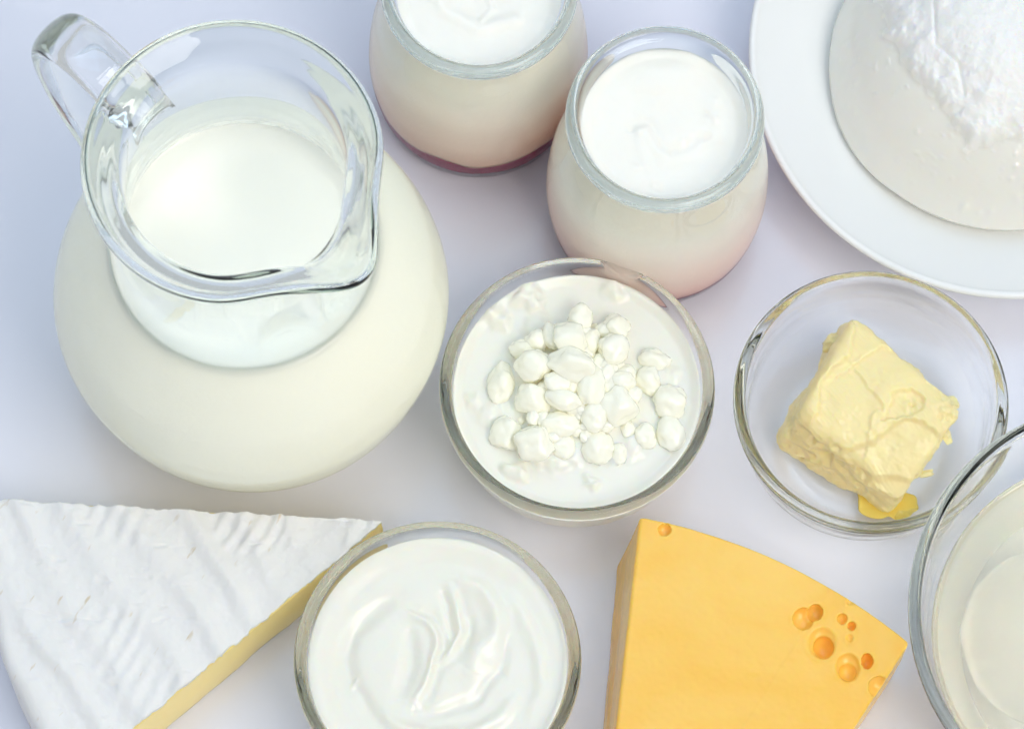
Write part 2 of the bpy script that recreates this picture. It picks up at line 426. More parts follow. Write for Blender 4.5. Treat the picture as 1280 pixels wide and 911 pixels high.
for B, lab, s in ((BB, 'small clear glass bowl holding the block of butter', 1.0), (BC, 'small clear glass bowl holding swirled cream, at the bottom edge', 1.02)):
    o = bA.copy(); C.objects.link(o); o.location = (B[0] * CM, B[1] * CM, 0.0002); o.scale = (s, s, 1)
    tag(o, lab, 'bowl', 'small glass bowls')
def bowl_under(top_z):
    return [(float(interp_r(bi, z)) + .10, z) for z in np.linspace(top_z, .75, 18)] + [(2.6, .52), (1.5, .42)]

# cottage cheese: cream + curds (crop 620..860 x 370..620 at 3.646)
cc = tag(empty('cottage_cheese', (*BA, 0.02)), 'lumpy white cottage cheese curds in cream, filling the middle glass bowl', 'cottage cheese')
CZ = 3.75
def loc4(x, y, z): return at(620 + x / 3.646, 370 + y / 3.646, z) - BA
def loc5(x, y, z): return at(540 + x / 2.53, 310 + y / 2.53, z) - BA
bumps = []                                           # lumps under a skin of cream
for x, y, r, a in [(300, 140, 36, .32), (325, 175, 26, .25), (275, 165, 24, .2), (205, 215, 34, .26), (235, 235, 22, .2), (180, 210, 20, .15), (565, 130, 28, .24), (590, 150, 20, .14), (265, 700, 30, .26), (290, 715, 18, .2), (235, 690, 18, .18), (505, 735, 22, .18), (520, 745, 14, .14), (490, 715, 12, .1), (130, 480, 26, .14), (175, 520, 34, .18), (640, 620, 40, .2), (440, 650, 40, .2), (580, 660, 26, .18), (760, 480, 44, .22), (700, 400, 50, .2), (330, 240, 40, .15), (770, 400, 20, .1), (390, 680, 30, .14), (350, 640, 50, .2)]:
    p = loc5(x, y, CZ + .2); bumps.append((p[0], p[1], r / 2.53 / 35.2, a))
def cot(x, y):
    r = np.hypot(x, y)
    h = np.full(np.shape(x), CZ) + .16 * sstep(4.0, 4.42, r)
    p = loc5(455, 450, CZ); d = np.hypot(x - p[0], y - p[1])
    h += .80 * np.exp(-(d / 1.7) ** 2)
    wx, wy = x + .10 * vnoise(x * 4, y * 4, 0, 71), y + .10 * vnoise(x * 4, y * 4, 5, 72)
    for bx, by, br, ba in bumps: h += ba * np.exp(-(((wx - bx) ** 2 + (wy - by) ** 2) / br ** 2) ** 1.6)
    k = np.exp(-(d / 2.6) ** 4)
    return h + .035 * k * fbm(x * 3.2, y * 3.2, 0, 3, 5) + .008 * fbm(x * 1.2, y * 1.2, 0, 2, 6)
V, Fc = polar_top(4.5, cot, 150, 240, bowl_under(CZ), .4)
link_mesh('cream', V, Fc, M['cream'], cc)
DIRS, DF = sphere_dirs(4)
def curd_mesh(seed, sharp=True):
    rng = np.random.default_rng(seed)
    Q = np.linalg.qr(rng.normal(size=(3, 3)))[0]
    e = 3.4 if sharp else 2.5
    d = DIRS @ Q
    r = (np.abs(d) ** e).sum(1) ** (-1 / e)                      # soft-cornered lump
    x, y, z = DIRS.T
    r = r * (1 + .20 * fbm(x * 1.1 + seed, y * 1.1, z * 1.1, 2, seed) + .09 * fbm(x * 3.0, y * 3.0, z * 3.0, 2, seed + 3))
    g = vnoise(x * 6.5, y * 6.5, z * 6.5, seed + 5)
    r = r * (1 + .06 * np.clip(g - .1, 0, 1) + .012 * fbm(x * 13, y * 13, z * 13, 2, seed + 7))   # small beads on the skin
    return DIRS * (r / r.mean())[:, None]
curds = [  # x, y, half-width, half-height (crop px), height above the cream, tilt, sharp
 (350, 310, 102, 68, 1.30, 8, 1), (340, 195, 76, 74, 1.05, 20, 1), (170, 315, 82, 70, .85, -10, 1), (535, 245, 68, 70, .95, 30, 1),
 (275, 395, 60, 50, 1.0, 0, 0), (432, 410, 60, 84, .95, 5, 0), (305, 470, 78, 48, .95, 14, 0), (385, 105, 58, 58, .55, 0, 0),
 (545, 140, 62, 52, .40, 25, 1), (490, 158, 34, 28, .5, 20, 0), (255, 185, 42, 60, .70, -20, 0), (185, 200, 52, 44, .45, 10, 0),
 (437, 205, 38, 52, .72, 0, 0), (450, 545, 56, 66, .62, 0, 0), (560, 505, 84, 78, .50, 10, 1), (580, 390, 54, 48, .62, 0, 0),
 (630, 452, 32, 36, .5, 0, 0), (175, 670, 82, 76, .50, -18, 1), (48, 630, 68, 74, .18, 0, 1), (165, 475, 80, 72, .35, 20, 1),
 (25, 400, 60, 84, .12, 10, 1), (290, 585, 88, 52, .42, 0, 0), (168, 555, 28, 38, .5, 0, 0), (214, 562, 26, 36, .52, 0, 0),
 (465, 690, 66, 82, .22, 8, 0), (680, 640, 50, 54, .14, 0, 0), (790, 485, 78, 72, .20, 15, 0), (800, 625, 60, 74, .14, -20, 0),
 (720, 295, 70, 46, .24, 10, 0), (695, 385, 54, 66, .24, -10, 0), (312, 690, 54, 62, .22, 0, 0), (560, 720, 38, 46, .10, 0, 0),
 (385, 515, 30, 30, .62, 0, 0), (500, 320, 52, 44, .62, 0, 1), (520, 410, 40, 50, .55, 0, 0), (230, 445, 40, 44, .5, 0, 1),
 (120, 250, 60, 44, .30, 10, 0), (505, 590, 34, 30, .42, 0, 0), (410, 640, 30, 30, .30, 0, 0), (265, 640, 36, 30, .34, 0, 0), (600, 610, 34, 36, .16, 0, 0), (380, 260, 60, 50, .55, 0, 0)]
rng_ = np.random.default_rng(21)
for k_ in range(16):                                  # more lumps under and on the heap
    a_ = rng_.uniform(0, 6.283); d_ = abs(rng_.normal()) * 120 + 20
    curds.append((370 + d_ * math.cos(a_), 370 + d_ * math.sin(a_), rng_.uniform(34, 58), rng_.uniform(34, 52), rng_.uniform(.25, .55) + .35 * math.exp(-(d_ / 150) ** 2), rng_.uniform(-40, 40), k_ % 2))
for k_ in range(34):                                  # crumbs lodged between them
    a_ = rng_.uniform(0, 6.283); d_ = abs(rng_.normal()) * 190 + 40
    curds.append((390 + d_ * math.cos(a_), 430 + d_ * math.sin(a_) * .9, rng_.uniform(12, 27), rng_.uniform(12, 27), rng_.uniform(.12, .3) + .5 * math.exp(-(d_ / 190) ** 2), 0, 0))
for i, (x, y, rx, ry, hz, tl, sh) in enumerate(curds):
    k = 1 / 3.646 / 35.6
    a, b2 = rx * k * 1.08, ry * k * 1.08 / .97
    cz = min(a, b2) * .92
    z = CZ + .18 + hz * .80 - (.2 if hz < .3 else .04)
    p = loc4(x, y, z)
    v = curd_mesh(100 + i, bool(sh)) * np.array([a, b2, cz])
    t = math.radians(-tl); ct, st = math.cos(t), math.sin(t)
    v = np.stack([v[:, 0] * ct - v[:, 1] * st, v[:, 0] * st + v[:, 1] * ct, v[:, 2]], 1)
    link_mesh('curd', v, DF, M['curd'], cc, loc=(p[0], p[1], z))

# cream with swirls (crop 340..760 x 630..911 at 3.048)
SZ = 3.9
def loc8(pts): return [tuple(at(340 + x / 3.048, 630 + y / 3.048, SZ) - BC) for x, y in pts]
sw = [(loc8([(545, 420), (600, 455), (622, 520), (615, 600), (590, 680), (550, 760)]), .17, .13, .20),
      (loc8([(690, 330), (705, 420), (715, 490), (690, 560), (640, 600)]), .15, .11, .16),
      (loc8([(700, 290), (790, 320), (850, 400), (845, 490), (790, 560), (760, 640)]), .20, .28, .0),
      (loc8([(480, 360), (350, 440), (290, 560), (300, 660), (350, 760), (430, 840)]), -.20, .26, .0),
      (loc8([(520, 470), (530, 560), (520, 650), (480, 740)]), -.15, .22, .0),
      (loc8([(655, 330), (665, 420), (690, 520)]), -.16, .12, .0),
      (loc8([(760, 420), (755, 500), (735, 560)]), -.12, .12, .0),
      (loc8([(900, 520), (860, 640), (780, 730), (660, 790), (560, 800)]), -.14, .20, .0),
      (loc8([(900, 330), (950, 420), (1010, 560), (1020, 720), (960, 860)]), .12, .22, .0),
      (loc8([(230, 420), (180, 560), (190, 720), (260, 880)]), .10, .35, .0),
      (loc8([(420, 800), (520, 860), (700, 880), (860, 820), (930, 740)]), .18, .20, .0),
      (loc8([(330, 660), (300, 700)]), .08, .06, .0)]
sw = [(catmull(p_, 4), a_, w_, d_) for p_, a_, w_, d_ in sw]
def swirl(x, y):
    r = np.hypot(x, y)
    wx, wy = x + .08 * vnoise(x * 1.5, y * 1.5, 0, 51), y + .08 * vnoise(x * 1.5, y * 1.5, 4, 52)
    h = np.full(np.shape(x), SZ) + .12 * sstep(3.6, 4.3, r) + .12 * np.exp(-(r / 2.2) ** 2)
    for pts, a, w, drop in sw:
        d, s, t = stroke(wx, wy, pts)
        fade = np.sin(np.clip(t, .02, .98) * math.pi) ** .5
        h += 1.25 * a * np.exp(-(d / (1.2 * w)) ** 2) * fade
        if drop: h -= drop * .9 * np.exp(-((s - .26) / .20) ** 2) * (d < .8) * fade
    return h + .02 * fbm(x * 1.5, y * 1.5, 0, 3, 53)
V, Fc = polar_top(4.6, swirl, 130, 220, [(r * 1.02, z) for r, z in bowl_under(SZ)], .4)
tag(link_mesh('whipped_cream', V, Fc, M['cream'], loc=(*BC, 0.02)), 'thick white cream with swirled folds in the bowl at the bottom edge', 'cream')

# ------------------------------------------------------------------ butter
bt = tag(empty('butter', (*BB, 0.02)), 'pale yellow block of butter with knife marks in a glass bowl', 'butter')
def cube_grid(n):
    V, Fc = [], []; idx = {}
    lin = np.linspace(-1, 1, n + 1)
    def vid(p):
        k = tuple(round(float(q_), 6) for q_ in p)
        if k not in idx: idx[k] = len(V); V.append(k)
        return idx[k]
    for ax in range(3):
        for sg in (-1, 1):
            for i in range(n):
                for j in range(n):
                    qd = []
                    for di, dj in ((0, 0), (1, 0), (1, 1), (0, 1)):
                        p = [0, 0, 0]; p[ax] = sg; p[(ax + 1) % 3] = lin[i + di]; p[(ax + 2) % 3] = lin[j + dj]
                        qd.append(vid(p))
                    Fc.append(tuple(qd) if sg > 0 else tuple(qd[::-1]))
    return np.array(V), Fc
G, GF = cube_grid(90)
BTZ = 3.9
def loc9(x, y, z=BTZ): return at(960 + x / 3.254, 380 + y / 3.254, z) - BB
# four upper corners of the block and four lower ones, seen in crop 960..1220 x 380..660
T = np.array([loc9(345, 40), loc9(805, 430), loc9(530, 815, 2.3), loc9(135, 435)])
Bq = np.array([loc9(290, 110, .6) , loc9(740, 470, .6), loc9(485, 868, .6), loc9(-5, 585, .6)])
u, v, w = G[:, 0], G[:, 1], G[:, 2]
# round the cube a little
p6 = 11.0
nrm = (np.abs(u) ** p6 + np.abs(v) ** p6 + np.abs(w) ** p6) ** (1 / p6)
u, v, w = u / nrm, v / nrm, w / nrm
a, b2, c = (u + 1) / 2, (v + 1) / 2, (w + 1) / 2
def bil(Q): return ((1 - a) * (1 - b2))[:, None] * Q[3] + (a * (1 - b2))[:, None] * Q[2] + (a * b2)[:, None] * Q[1] + ((1 - a) * b2)[:, None] * Q[0]
tp, bp_ = bil(T), bil(Bq)
ztop = 3.95 - 1.5 * (a * (1 - b2)) ** 1.3 - .15 * a + .12 * np.sin(b2 * 3)
def bowl_floor(x, y):
    q_ = sorted((r, z) for r, z in bi if z < 4.4)
    return np.interp(np.hypot(x, y), [p_[0] for p_ in q_], [p_[1] for p_ in q_])
zbot = bowl_floor(bp_[:, 0], bp_[:, 1]) + .05
P = np.concatenate([bp_ * (1 - c)[:, None] + tp * c[:, None], (zbot + (ztop - zbot) * c)[:, None]], 1)
x, y, z = P[:, 0].copy(), P[:, 1].copy(), P[:, 2].copy()
topm = sstep(.75, .98, w)
def kn(pts): return catmull([tuple(loc9(px, py)) for px, py in pts], 4)
steps = [(kn([(350, 60), (345, 150), (330, 215), (255, 270), (220, 330), (215, 400), (190, 470)]), -.10, .05),
         (kn([(330, 260), (420, 200), (470, 170), (560, 200), (650, 300), (740, 380)]), .07, .04),
         (kn([(350, 575), (430, 540), (530, 470), (620, 470), (700, 520), (760, 540)]), .09, .05),
         (kn([(420, 680), (520, 670), (610, 680), (660, 640), (690, 560)]), .10, .05),
         (kn([(500, 400), (520, 350), (600, 350), (640, 400), (600, 450), (540, 460)]), .09, .04),
         (kn([(380, 300), (430, 360), (470, 420), (420, 460), (410, 520)]), .04, .03)]
wx, wy = x + .07 * vnoise(x * 4, y * 4, 0, 61), y + .07 * vnoise(x * 4, y * 4, 4, 62)
dz = np.zeros(len(x))
for pts, amp, wd in steps:
    d, s, t = stroke(wx, wy, pts)
    fade = np.exp(-(d / .9) ** 2)
    dz += 2.2 * amp * (sstep(-2.2 * wd, 1.2 * wd, s) - .5) * fade + .05 * np.exp(-(d / .10) ** 2) * (.6 + .8 * vnoise(x * 6, y * 6, 0, 63))
cl = np.exp(-(((x - loc9(590, 410)[0]) ** 2 + (y - loc9(590, 410)[1]) ** 2) / .35 ** 2))
dz += .26 * cl * fbm(x * 4.5, y * 4.5, 0, 3, 64)
cl2 = np.exp(-(((x - loc9(740, 440)[0]) ** 2 + (y - loc9(740, 440)[1]) ** 2) / .45 ** 2))
dz += .34 * cl2 * fbm(x * 3.5, y * 3.5, 2, 3, 65)
stria = .008 * np.sin((x * .77 + y * .64) * 46 + 2 * vnoise(x, y, 0, 66))
dz += stria * sstep(0, .6, vnoise(x * .8, y * .8, 3, 67) + .3)
z2 = z + topm * (dz + .07 * fbm(x * 1.2, y * 1.2, 0, 2, 68) + .04 * np.abs(fbm(x * 2.0 + .7 * y, y * 2.0, 0, 3, 168)) + .012 * fbm(x * 8, y * 8, 0, 2, 169))
# sides: chunky torn relief
side = 1 - topm
cx_, cy_ = P[:, 0].mean(), P[:, 1].mean()
rn = np.hypot(x - cx_, y - cy_) + 1e-6
rel = .24 * fbm(x * 1.1, y * 1.1, z * 1.3, 4, 69) - .14 * np.clip(fbm(x * 2.2, y * 2.2, z * 2.2, 2, 70) - .22, 0, 1) * 2.2 + .03 * fbm(x * 6, y * 6, z * 6, 2, 73)
x2 = x + (x - cx_) / rn * rel * side; y2 = y + (y - cy_) / rn * rel * side
link_mesh('block', np.stack([x2, y2, z2], 1), GF, M['butter'], bt)
# loose flakes at its right end
def blob(name, centre, size, seed, mat, parent, amp=.3, fr=1.6, rot=0):
    v = DIRS * (1 + amp * fbm(DIRS[:, 0] * fr, DIRS[:, 1] * fr, DIRS[:, 2] * fr, 3, seed))[:, None] * np.array(size)
    c, s = math.cos(rot), math.sin(rot)
    v = np.stack([v[:, 0] * c - v[:, 1] * s, v[:, 0] * s + v[:, 1] * c, v[:, 2]], 1)
    return link_mesh(name, v, DF, mat, parent, loc=centre)
for i, (px, py, zc, sx, sy, sz, rt) in enumerate([(722, 530, 3.0, .18, .36, .10, .5), (640, 690, 2.2, .30, .14, .10, .3), (748, 400, 3.6, .28, .2, .16, -.6), (262, 155, 2.4, .42, .25, .4, .9)]):
    p = loc9(px, py, zc); blob('flake', (p[0], p[1], zc), (sx, sy, sz), 300 + i, M['butter'], bt, .45, 1.8, rt)
pm = loc9(492, 800, .9)
ang = np.linspace(0, 2 * math.pi, 160, endpoint=False)
pe = lambda x, y: np.sqrt((x / 1.2) ** 2 + (y / .66) ** 2)
V, Fc = polar_top(lambda a: np.sqrt(1 / ((np.cos(a) / 1.2) ** 2 + (np.sin(a) / .66) ** 2)) * (1 + .22 * vnoise(np.cos(a) * 2.5, np.sin(a) * 2.5, 0, 81)),
                  lambda x, y: bowl_floor(x + pm[0], y + pm[1]) + .012 + .075 * sstep(1.15, .35, pe(x, y)), 16, 160, None, .5)
link_mesh('melted_pool', V, Fc, M['butter_oil'], bt, loc=(pm[0], pm[1], 0.0))

# ------------------------------------------------------------------ large glass bowl with mozzarella in whey
LB = at(1414, 768, 7.0)
lo = [(0, .3), (2.8, .28), (3.6, .2), (3.9, .0), (4.3, .08), (5.6, 1.2), (6.6, 3.0), (7.2, 4.9), (7.5, 6.2), (7.62, 6.75), (7.68, 6.95), (7.64, 7.1), (7.52, 7.18)]
li = [(7.36, 7.16), (7.24, 7.0), (7.16, 6.5), (6.88, 4.9), (6.28, 3.1), (5.35, 1.5), (4.0, .72), (2.8, .62), (0, .6)]
prof = catmull(lo + li, 8); prof[0] = np.array((0, .3)); prof[-1] = np.array((0, .6))
prof = [p if i in (0, len(prof) - 1) else np.array((max(p[0], 0.01), p[1])) for i, p in enumerate(prof)]
V, Fc = lathe_data(prof, 320)
tag(link_mesh('large_glass_bowl', V, Fc, M['large_bowl_glass'], loc=(*LB, 0.02)), 'large clear glass bowl cut by the right edge, with whey inside', 'bowl')
WZ = 3.9
m = M['whey'] = principled('cloudy_whey', (0.97, 0.97, 0.93), 0.12, **{'Transmission_Weight': 0.8, 'IOR': 1.33, 'Coat_Weight': 1.0, 'Coat_Roughness': 0.03})
nodes(m)[2].inputs['Base Color'].default_value = (.93, .90, .77, 1)
lr = lambda z: float(interp_r(li, z))
wp = [(0, .68)] + [(3.2, .70)] + [(lr(z) - .02, z) for z in np.linspace(.85, WZ + .06, 26)] + [(lr(WZ) - .12, WZ + .015), (lr(WZ) - .3, WZ)] + [(r, WZ) for r in (5, 3, 1.2)] + [(0, WZ)]
V, Fc = lathe_data(wp, 160)
tag(link_mesh('whey', V, Fc, M['whey'], loc=(*LB, 0.02)), 'cloudy pale whey around the white ball in the large bowl', 'whey')
mp_ = at(1318, 792, 3.0)
v, MF = sphere_dirs(5)
rr = 1 + .06 * fbm(v[:, 0] * 1.3, v[:, 1] * 1.3, v[:, 2] * 1.3, 2, 90) + .02 * fbm(v[:, 0] * 2.0 + 1.4 * v[:, 1], v[:, 1] * 9, v[:, 2] * 2.5, 3, 91)
vv = v * rr[:, None] * np.array([3.25, 3.3, 1.75])
tag(link_mesh('mozzarella_ball', vv, MF, M['mozzarella'], loc=(mp_[0], mp_[1], 2.05)), 'white mozzarella ball lying in the whey at the right edge', 'cheese')

# ------------------------------------------------------------------ plate with fresh cheese
PL = at(1256, 72, 2.7)
po = [(0, .25), (3.5, .23), (4.6, .15), (4.9, .0), (5.3, .06), (6.6, .45), (8.2, 1.45), (9.2, 2.35), (9.46, 2.62), (9.5, 2.78), (9.42, 2.88)]
pi_ = [(9.28, 2.86), (9.05, 2.66), (8.0, 1.95), (6.9, 1.2), (6.2, .82), (5.2, .66), (3.5, .6), (0, .6)]
prof = catmull(po + pi_, 5); prof[0] = np.array((0, .25)); prof[-1] = np.array((0, .6))
prof = [p if i in (0, len(prof) - 1) else np.array((max(p[0], 0.01), p[1])) for i, p in enumerate(prof)]
V, Fc = lathe_data(prof, 180)
tag(link_mesh('white_plate', V, Fc, M['plate'], loc=(*PL, 0.02)), 'deep white porcelain plate under the fresh cheese, top right corner', 'plate')
def fr_r(a): return 6.42 + .06 * vnoise(np.cos(a) * 2, np.sin(a) * 2, 0, 95)
def loc4p(x, y, z): return at(x, y, z) - PL
cap_edge = [tuple(loc4p(x, y, 4.6)) for x, y in [(1108, -40), (1112, 20), (1128, 70), (1150, 100), (1180, 128), (1200, 160), (1222, 180), (1250, 165), (1290, 170), (1330, 165)]]
ring = catmull(cap_edge + [tuple(loc4p(x, y, 4.6)) for x, y in [(1390, 110), (1405, 0), (1370, -110), (1260, -150), (1160, -120)]], 3, True)
def fresh(x, y):
    r = np.hypot(x, y); t = np.clip(r / 6.48, 0, 1)
    h = .95 + 4.5 * (1 - t ** 2.3) ** .62
    d, s, _ = stroke(x, y, ring + [ring[0]])
    n1 = fbm(x * 1.8, y * 1.8, 0, 4, 96)
    ins = s + .30 * n1                      # positive inside the crumbly top
    cap = sstep(-.30, .32, ins)
    rough = .20 * fbm(x * 2.6, y * 2.6, 0, 4, 97, .5) * (.35 + .9 * np.exp(-(d / .7) ** 2))
    h = h + cap * (.42 + .6 * sstep(0, 2.5, ins) + rough)
    fold, fs, ft = stroke(x, y, [tuple(loc4p(px, py, 5.2)) for px, py in [(1165, 5), (1168, 60), (1195, 85), (1205, 120)]])
    h -= cap * .10 * np.exp(-(fold / .07) ** 2)
    sk = (1 - cap)
    dd, ds, dt = stroke(x, y, [tuple(loc4p(px, py, 4.0)) for px, py in [(1072, -10), (1066, 30), (1070, 62)]])
    h -= sk * .10 * np.exp(-(dd / .20) ** 2)
    h += sk * (.03 * fbm(x * 1.4, y * 1.4, 0, 2, 98) + .05 * np.clip(fbm(x * 4.5, y * 4.5, 0, 2, 99) - .38, 0, 1) * 2)
    for px, py, a, w in [(1206, 257, .14, .12), (1240, 262, .09, .1), (1225, 262, .08, .08), (1270, 252, .1, .12), (1070, 140, .06, .1), (1133, 116, .12, .12), (1265, 225, .08, .1), (1260, 236, .07, .08)]:
        bx, by = loc4p(px, py, 2.6); h += a * np.exp(-(((x - bx) ** 2 + (y - by) ** 2) / w ** 2))
    return (h, cap)[int(want_cap)]
want_cap = False
V, Fc = polar_top(fr_r, fresh, 210, 420, [(6.2, .9), (5.0, .72)], .66)
want_cap = True
VA = np.array(V); capv = fresh(VA[:, 0], VA[:, 1])
fc = tag(link_mesh('fresh_cheese', V, Fc, M['fresh'], loc=(*PL, 0.02)), 'domed fresh white cheese with crumbly top on the white plate', 'cheese')
at_ = fc.data.attributes.new('dry', 'FLOAT', 'POINT'); at_.data.foreach_set('value', capv.astype(np.float32))
N, L, b = nodes(M['fresh'])
an = N.new('ShaderNodeAttribute'); an.attribute_name = 'dry'
ramp_color(M['fresh'], an.outputs['Fac'], [(0, (.79, .775, .71)), (1, (.86, .855, .835))])
mr = N.new('ShaderNodeMapRange'); mr.inputs['To Min'].default_value = 0.18; mr.inputs['To Max'].default_value = 0.75
L.new(an.outputs['Fac'], mr.inputs['Value']); L.new(mr.outputs['Result'], b.inputs['Roughness'])

# ------------------------------------------------------------------ brie wedge
BT = at(477, 652, 3.1)
bw = tag(empty('brie_wedge', (BT[0], BT[1], 0.02)), 'wedge of soft cheese with ridged white mould rind, bottom left', 'cheese')
A0, A1, BR, BH = math.radians(179.0), math.radians(223.4), 14.15, 3.1
def brie_top(x, y):
    """folds of the rind, x y from the tip"""
    wx = x + .16 * vnoise(x * .45, y * .45, 0, 110); wy = y + .16 * vnoise(x * .45, y * .45, 5, 111)
    d1 = math.radians(-57); u1 = wx * math.cos(d1 + math.pi / 2) + wy * math.sin(d1 + math.pi / 2)
    v1 = wx * math.cos(d1) + wy * math.sin(d1)
    big = .5 + .5 * np.sin(u1 * 2 * math.pi / 1.6 + 1.3 * vnoise(v1 * .3, u1 * .3, 1, 112))
    big = big ** 1.6 * (.45 + .9 * (vnoise(x * .35, y * .35, 2, 113) + .5))
    d2 = math.radians(69); u2 = wx * math.cos(d2 + math.pi / 2) + wy * math.sin(d2 + math.pi / 2)
    sm = np.sin(u2 * 2 * math.pi / .58 + 1.2 * vnoise(x * .5, y * .5, 3, 114))
    msk = sstep(-.45, .3, vnoise(x * .42, y * .42, 7, 115)) * sstep(12.5, 8.5, np.hypot(x, y))
    pits = np.clip(fbm(wx * 1.2 + .5 * wy, wy * 4.0, 0, 2, 116) - .42, 0, 1)
    h = .16 * big + .055 * sm * msk + .07 * fbm(x * .8, y * .8, 0, 3, 117) + .035 * fbm(x * 2.2, y * 2.2, 3, 3, 119) + .012 * fbm(x * 6, y * 6, 0, 2, 118) - .16 * pits
    return np.maximum(h, -.05)
nr_, na_ = 260, 150
prof_o = [(t * (BR - .45), BH) for t in np.linspace(.0, 1, nr_) ** 1.0]
cor = [(BR - .45 + .45 * math.sin(k), BH - .45 + .45 * math.cos(k)) for k in np.linspace(.12, math.pi / 2, 10)]
side_ = [(BR + .06 * math.sin(k * math.pi), (BH - .45) * (1 - k) + .3 * k) for k in np.linspace(.1, 1, 10)]
outer = prof_o + cor + side_ + [(BR - .1, .06), (BR - .4, .0), (BR * .5, 0), (0.0, 0)]
inner = [(min(r, BR - .18), min(max(z, .16), BH - .18)) for r, z in outer][::-1]
path = outer + inner
V, Fc = [], []
npth = len(path)
pr = np.maximum(np.array([q[0] for q in path]), .015); pz = np.array([q[1] for q in path])
for j in range(na_ + 1):
    t = j / na_
    rag = .035 * vnoise(pr * 3.0, 0, 0 if t < .5 else 9, 120) + .02 * vnoise(pr * 9.0, 0, 2, 121)
    wob = rag / np.maximum(pr, .4)
    a = A0 + (A1 - A0) * t + wob * (1 - 2 * t)
    rr = pr + np.where(pr > BR - .6, .05 * vnoise(a * 14, pz, 0, 122), 0)
    V.extend(np.stack([rr * np.cos(a), rr * np.sin(a), pz], 1).tolist())
V = np.array(V)
idx = np.array([[j * npth + i for i in range(len(prof_o) + 9)] for j in range(na_ + 1)]).ravel()
fadeo = sstep(BR - .1, BR - 1.0, np.hypot(V[idx, 0], V[idx, 1]))
V[idx, 2] += brie_top(V[idx, 0], V[idx, 1]) * (.25 + .75 * fadeo)
for j in range(na_):
    for i in range(npth):
        k = (i + 1) % npth
        Fc.append((j * npth + i, j * npth + k, (j + 1) * npth + k, (j + 1) * npth + i))
n_o = len(outer)
for off, flip in ((0, True), (na_ * npth, False)):             # cut ends of the rind
    for i in range(n_o - 1):
        f = (off + i, off + i + 1, off + npth - 2 - i, off + npth - 1 - i)
        Fc.append(f[::-1] if flip else f)
link_mesh('rind', V, Fc, M['rind'], bw)
# paste: grid prism, its cut faces swelling a little
V, Fc = [], []
rs = np.linspace(.02, BR - .19, 120); zs = np.linspace(.10, BH - .08, 16)
RR, ZZ = [g.ravel() for g in np.meshgrid(rs, zs, indexing='ij')]
for t in (0, 1):
    a = A0 + (A1 - A0) * t
    k = (ZZ - .1) / (BH - .18)
    off = (1 if t else -1) * (.07 * np.sin(k * math.pi) + .05 * (1 - k) + .05 * vnoise(RR * .7, ZZ * .8, t * 9, 130) + .012 * vnoise(RR * 4, ZZ * 4, t * 9, 131))
    V.extend(np.stack([RR * math.cos(a) - math.sin(a) * off, RR * math.sin(a) + math.cos(a) * off, ZZ], 1).tolist())
nz_ = len(zs); per = len(rs) * nz_
for t in (0, 1):
    for i in range(len(rs) - 1):
        for k in range(nz_ - 1):
            f = (t * per + i * nz_ + k, t * per + (i + 1) * nz_ + k, t * per + (i + 1) * nz_ + k + 1, t * per + i * nz_ + k + 1)
            Fc.append(f if t == 1 else f[::-1])
for i in range(len(rs) - 1):
    for k in (0, nz_ - 1):
        f = (i * nz_ + k, (i + 1) * nz_ + k, per + (i + 1) * nz_ + k, per + i * nz_ + k)
        Fc.append(f if k == 0 else f[::-1])
for k in range(nz_ - 1):
    for i in (0, len(rs) - 1):
        f = (i * nz_ + k, i * nz_ + k + 1, per + i * nz_ + k + 1, per + i * nz_ + k)
        Fc.append(f)
link_mesh('paste', V, Fc, M['paste'], bw)

# ------------------------------------------------------------------ yellow cheese with holes
GH = 3.6
gA, gB = at(800, 645, GH), at(1137, 803, GH)
gC, gD = at(1137 - 1.9 * 70, 803 + 1.9 * 108, GH), at(800 - 1.35 * 30, 645 + 1.35 * 266, GH)
gM = at(978, 702, GH)
def arc3(a, m, b, n):
    out = []
    for i in range(n + 1):
        t = i / n; cpt = 2 * m - .5 * (a + b)
        out.append((1 - t) ** 2 * a + 2 * t * (1 - t) * cpt + t * t * b)
    return out
top_poly = arc3(gA, gM, gB, 28) + [gC, gD]
bA_, bB_, bC_, bD_ = at(771, 706, 0), gB + np.array((-.25, -.35)), gC + np.array((-.1, 0)), gD + np.array((-.35, -.1))
bM_ = gM + np.array((-.3, -.45))
bot_poly = arc3(bA_, bM_, bB_, 28) + [bC_, bD_]
bm = bmesh.new()
tv = [bm.verts.new((p[0] * CM, p[1] * CM, GH * CM)) for p in top_poly]
midp = [.45 * t + .55 * b_ for t, b_ in zip(top_poly, bot_poly)]
for i in range(29): midp[i] = midp[i] + np.array((.10, .14)) * (1 if i else .4)
mv = [bm.verts.new((p[0] * CM, p[1] * CM, GH * .42 * CM)) for p in midp]
bv = [bm.verts.new((p[0] * CM, p[1] * CM, 0.0002)) for p in bot_poly]
bm.faces.new(tv[::-1]); bm.faces.new(bv)
n = len(tv)
for up_, dn_ in ((tv, mv), (mv, bv)):
    for i in range(n):
        k = (i + 1) % n
        bm.faces.new((up_[i], up_[k], dn_[k], dn_[i]))
bmesh.ops.recalc_face_normals(bm, faces=bm.faces)
me = bpy.data.meshes.new('cheese_wedge'); bm.to_mesh(me); bm.free()
gob = bpy.data.objects.new('cheese_wedge', me); C.objects.link(gob)
cut_me = bpy.data.meshes.new('cutter'); cb = bmesh.new()
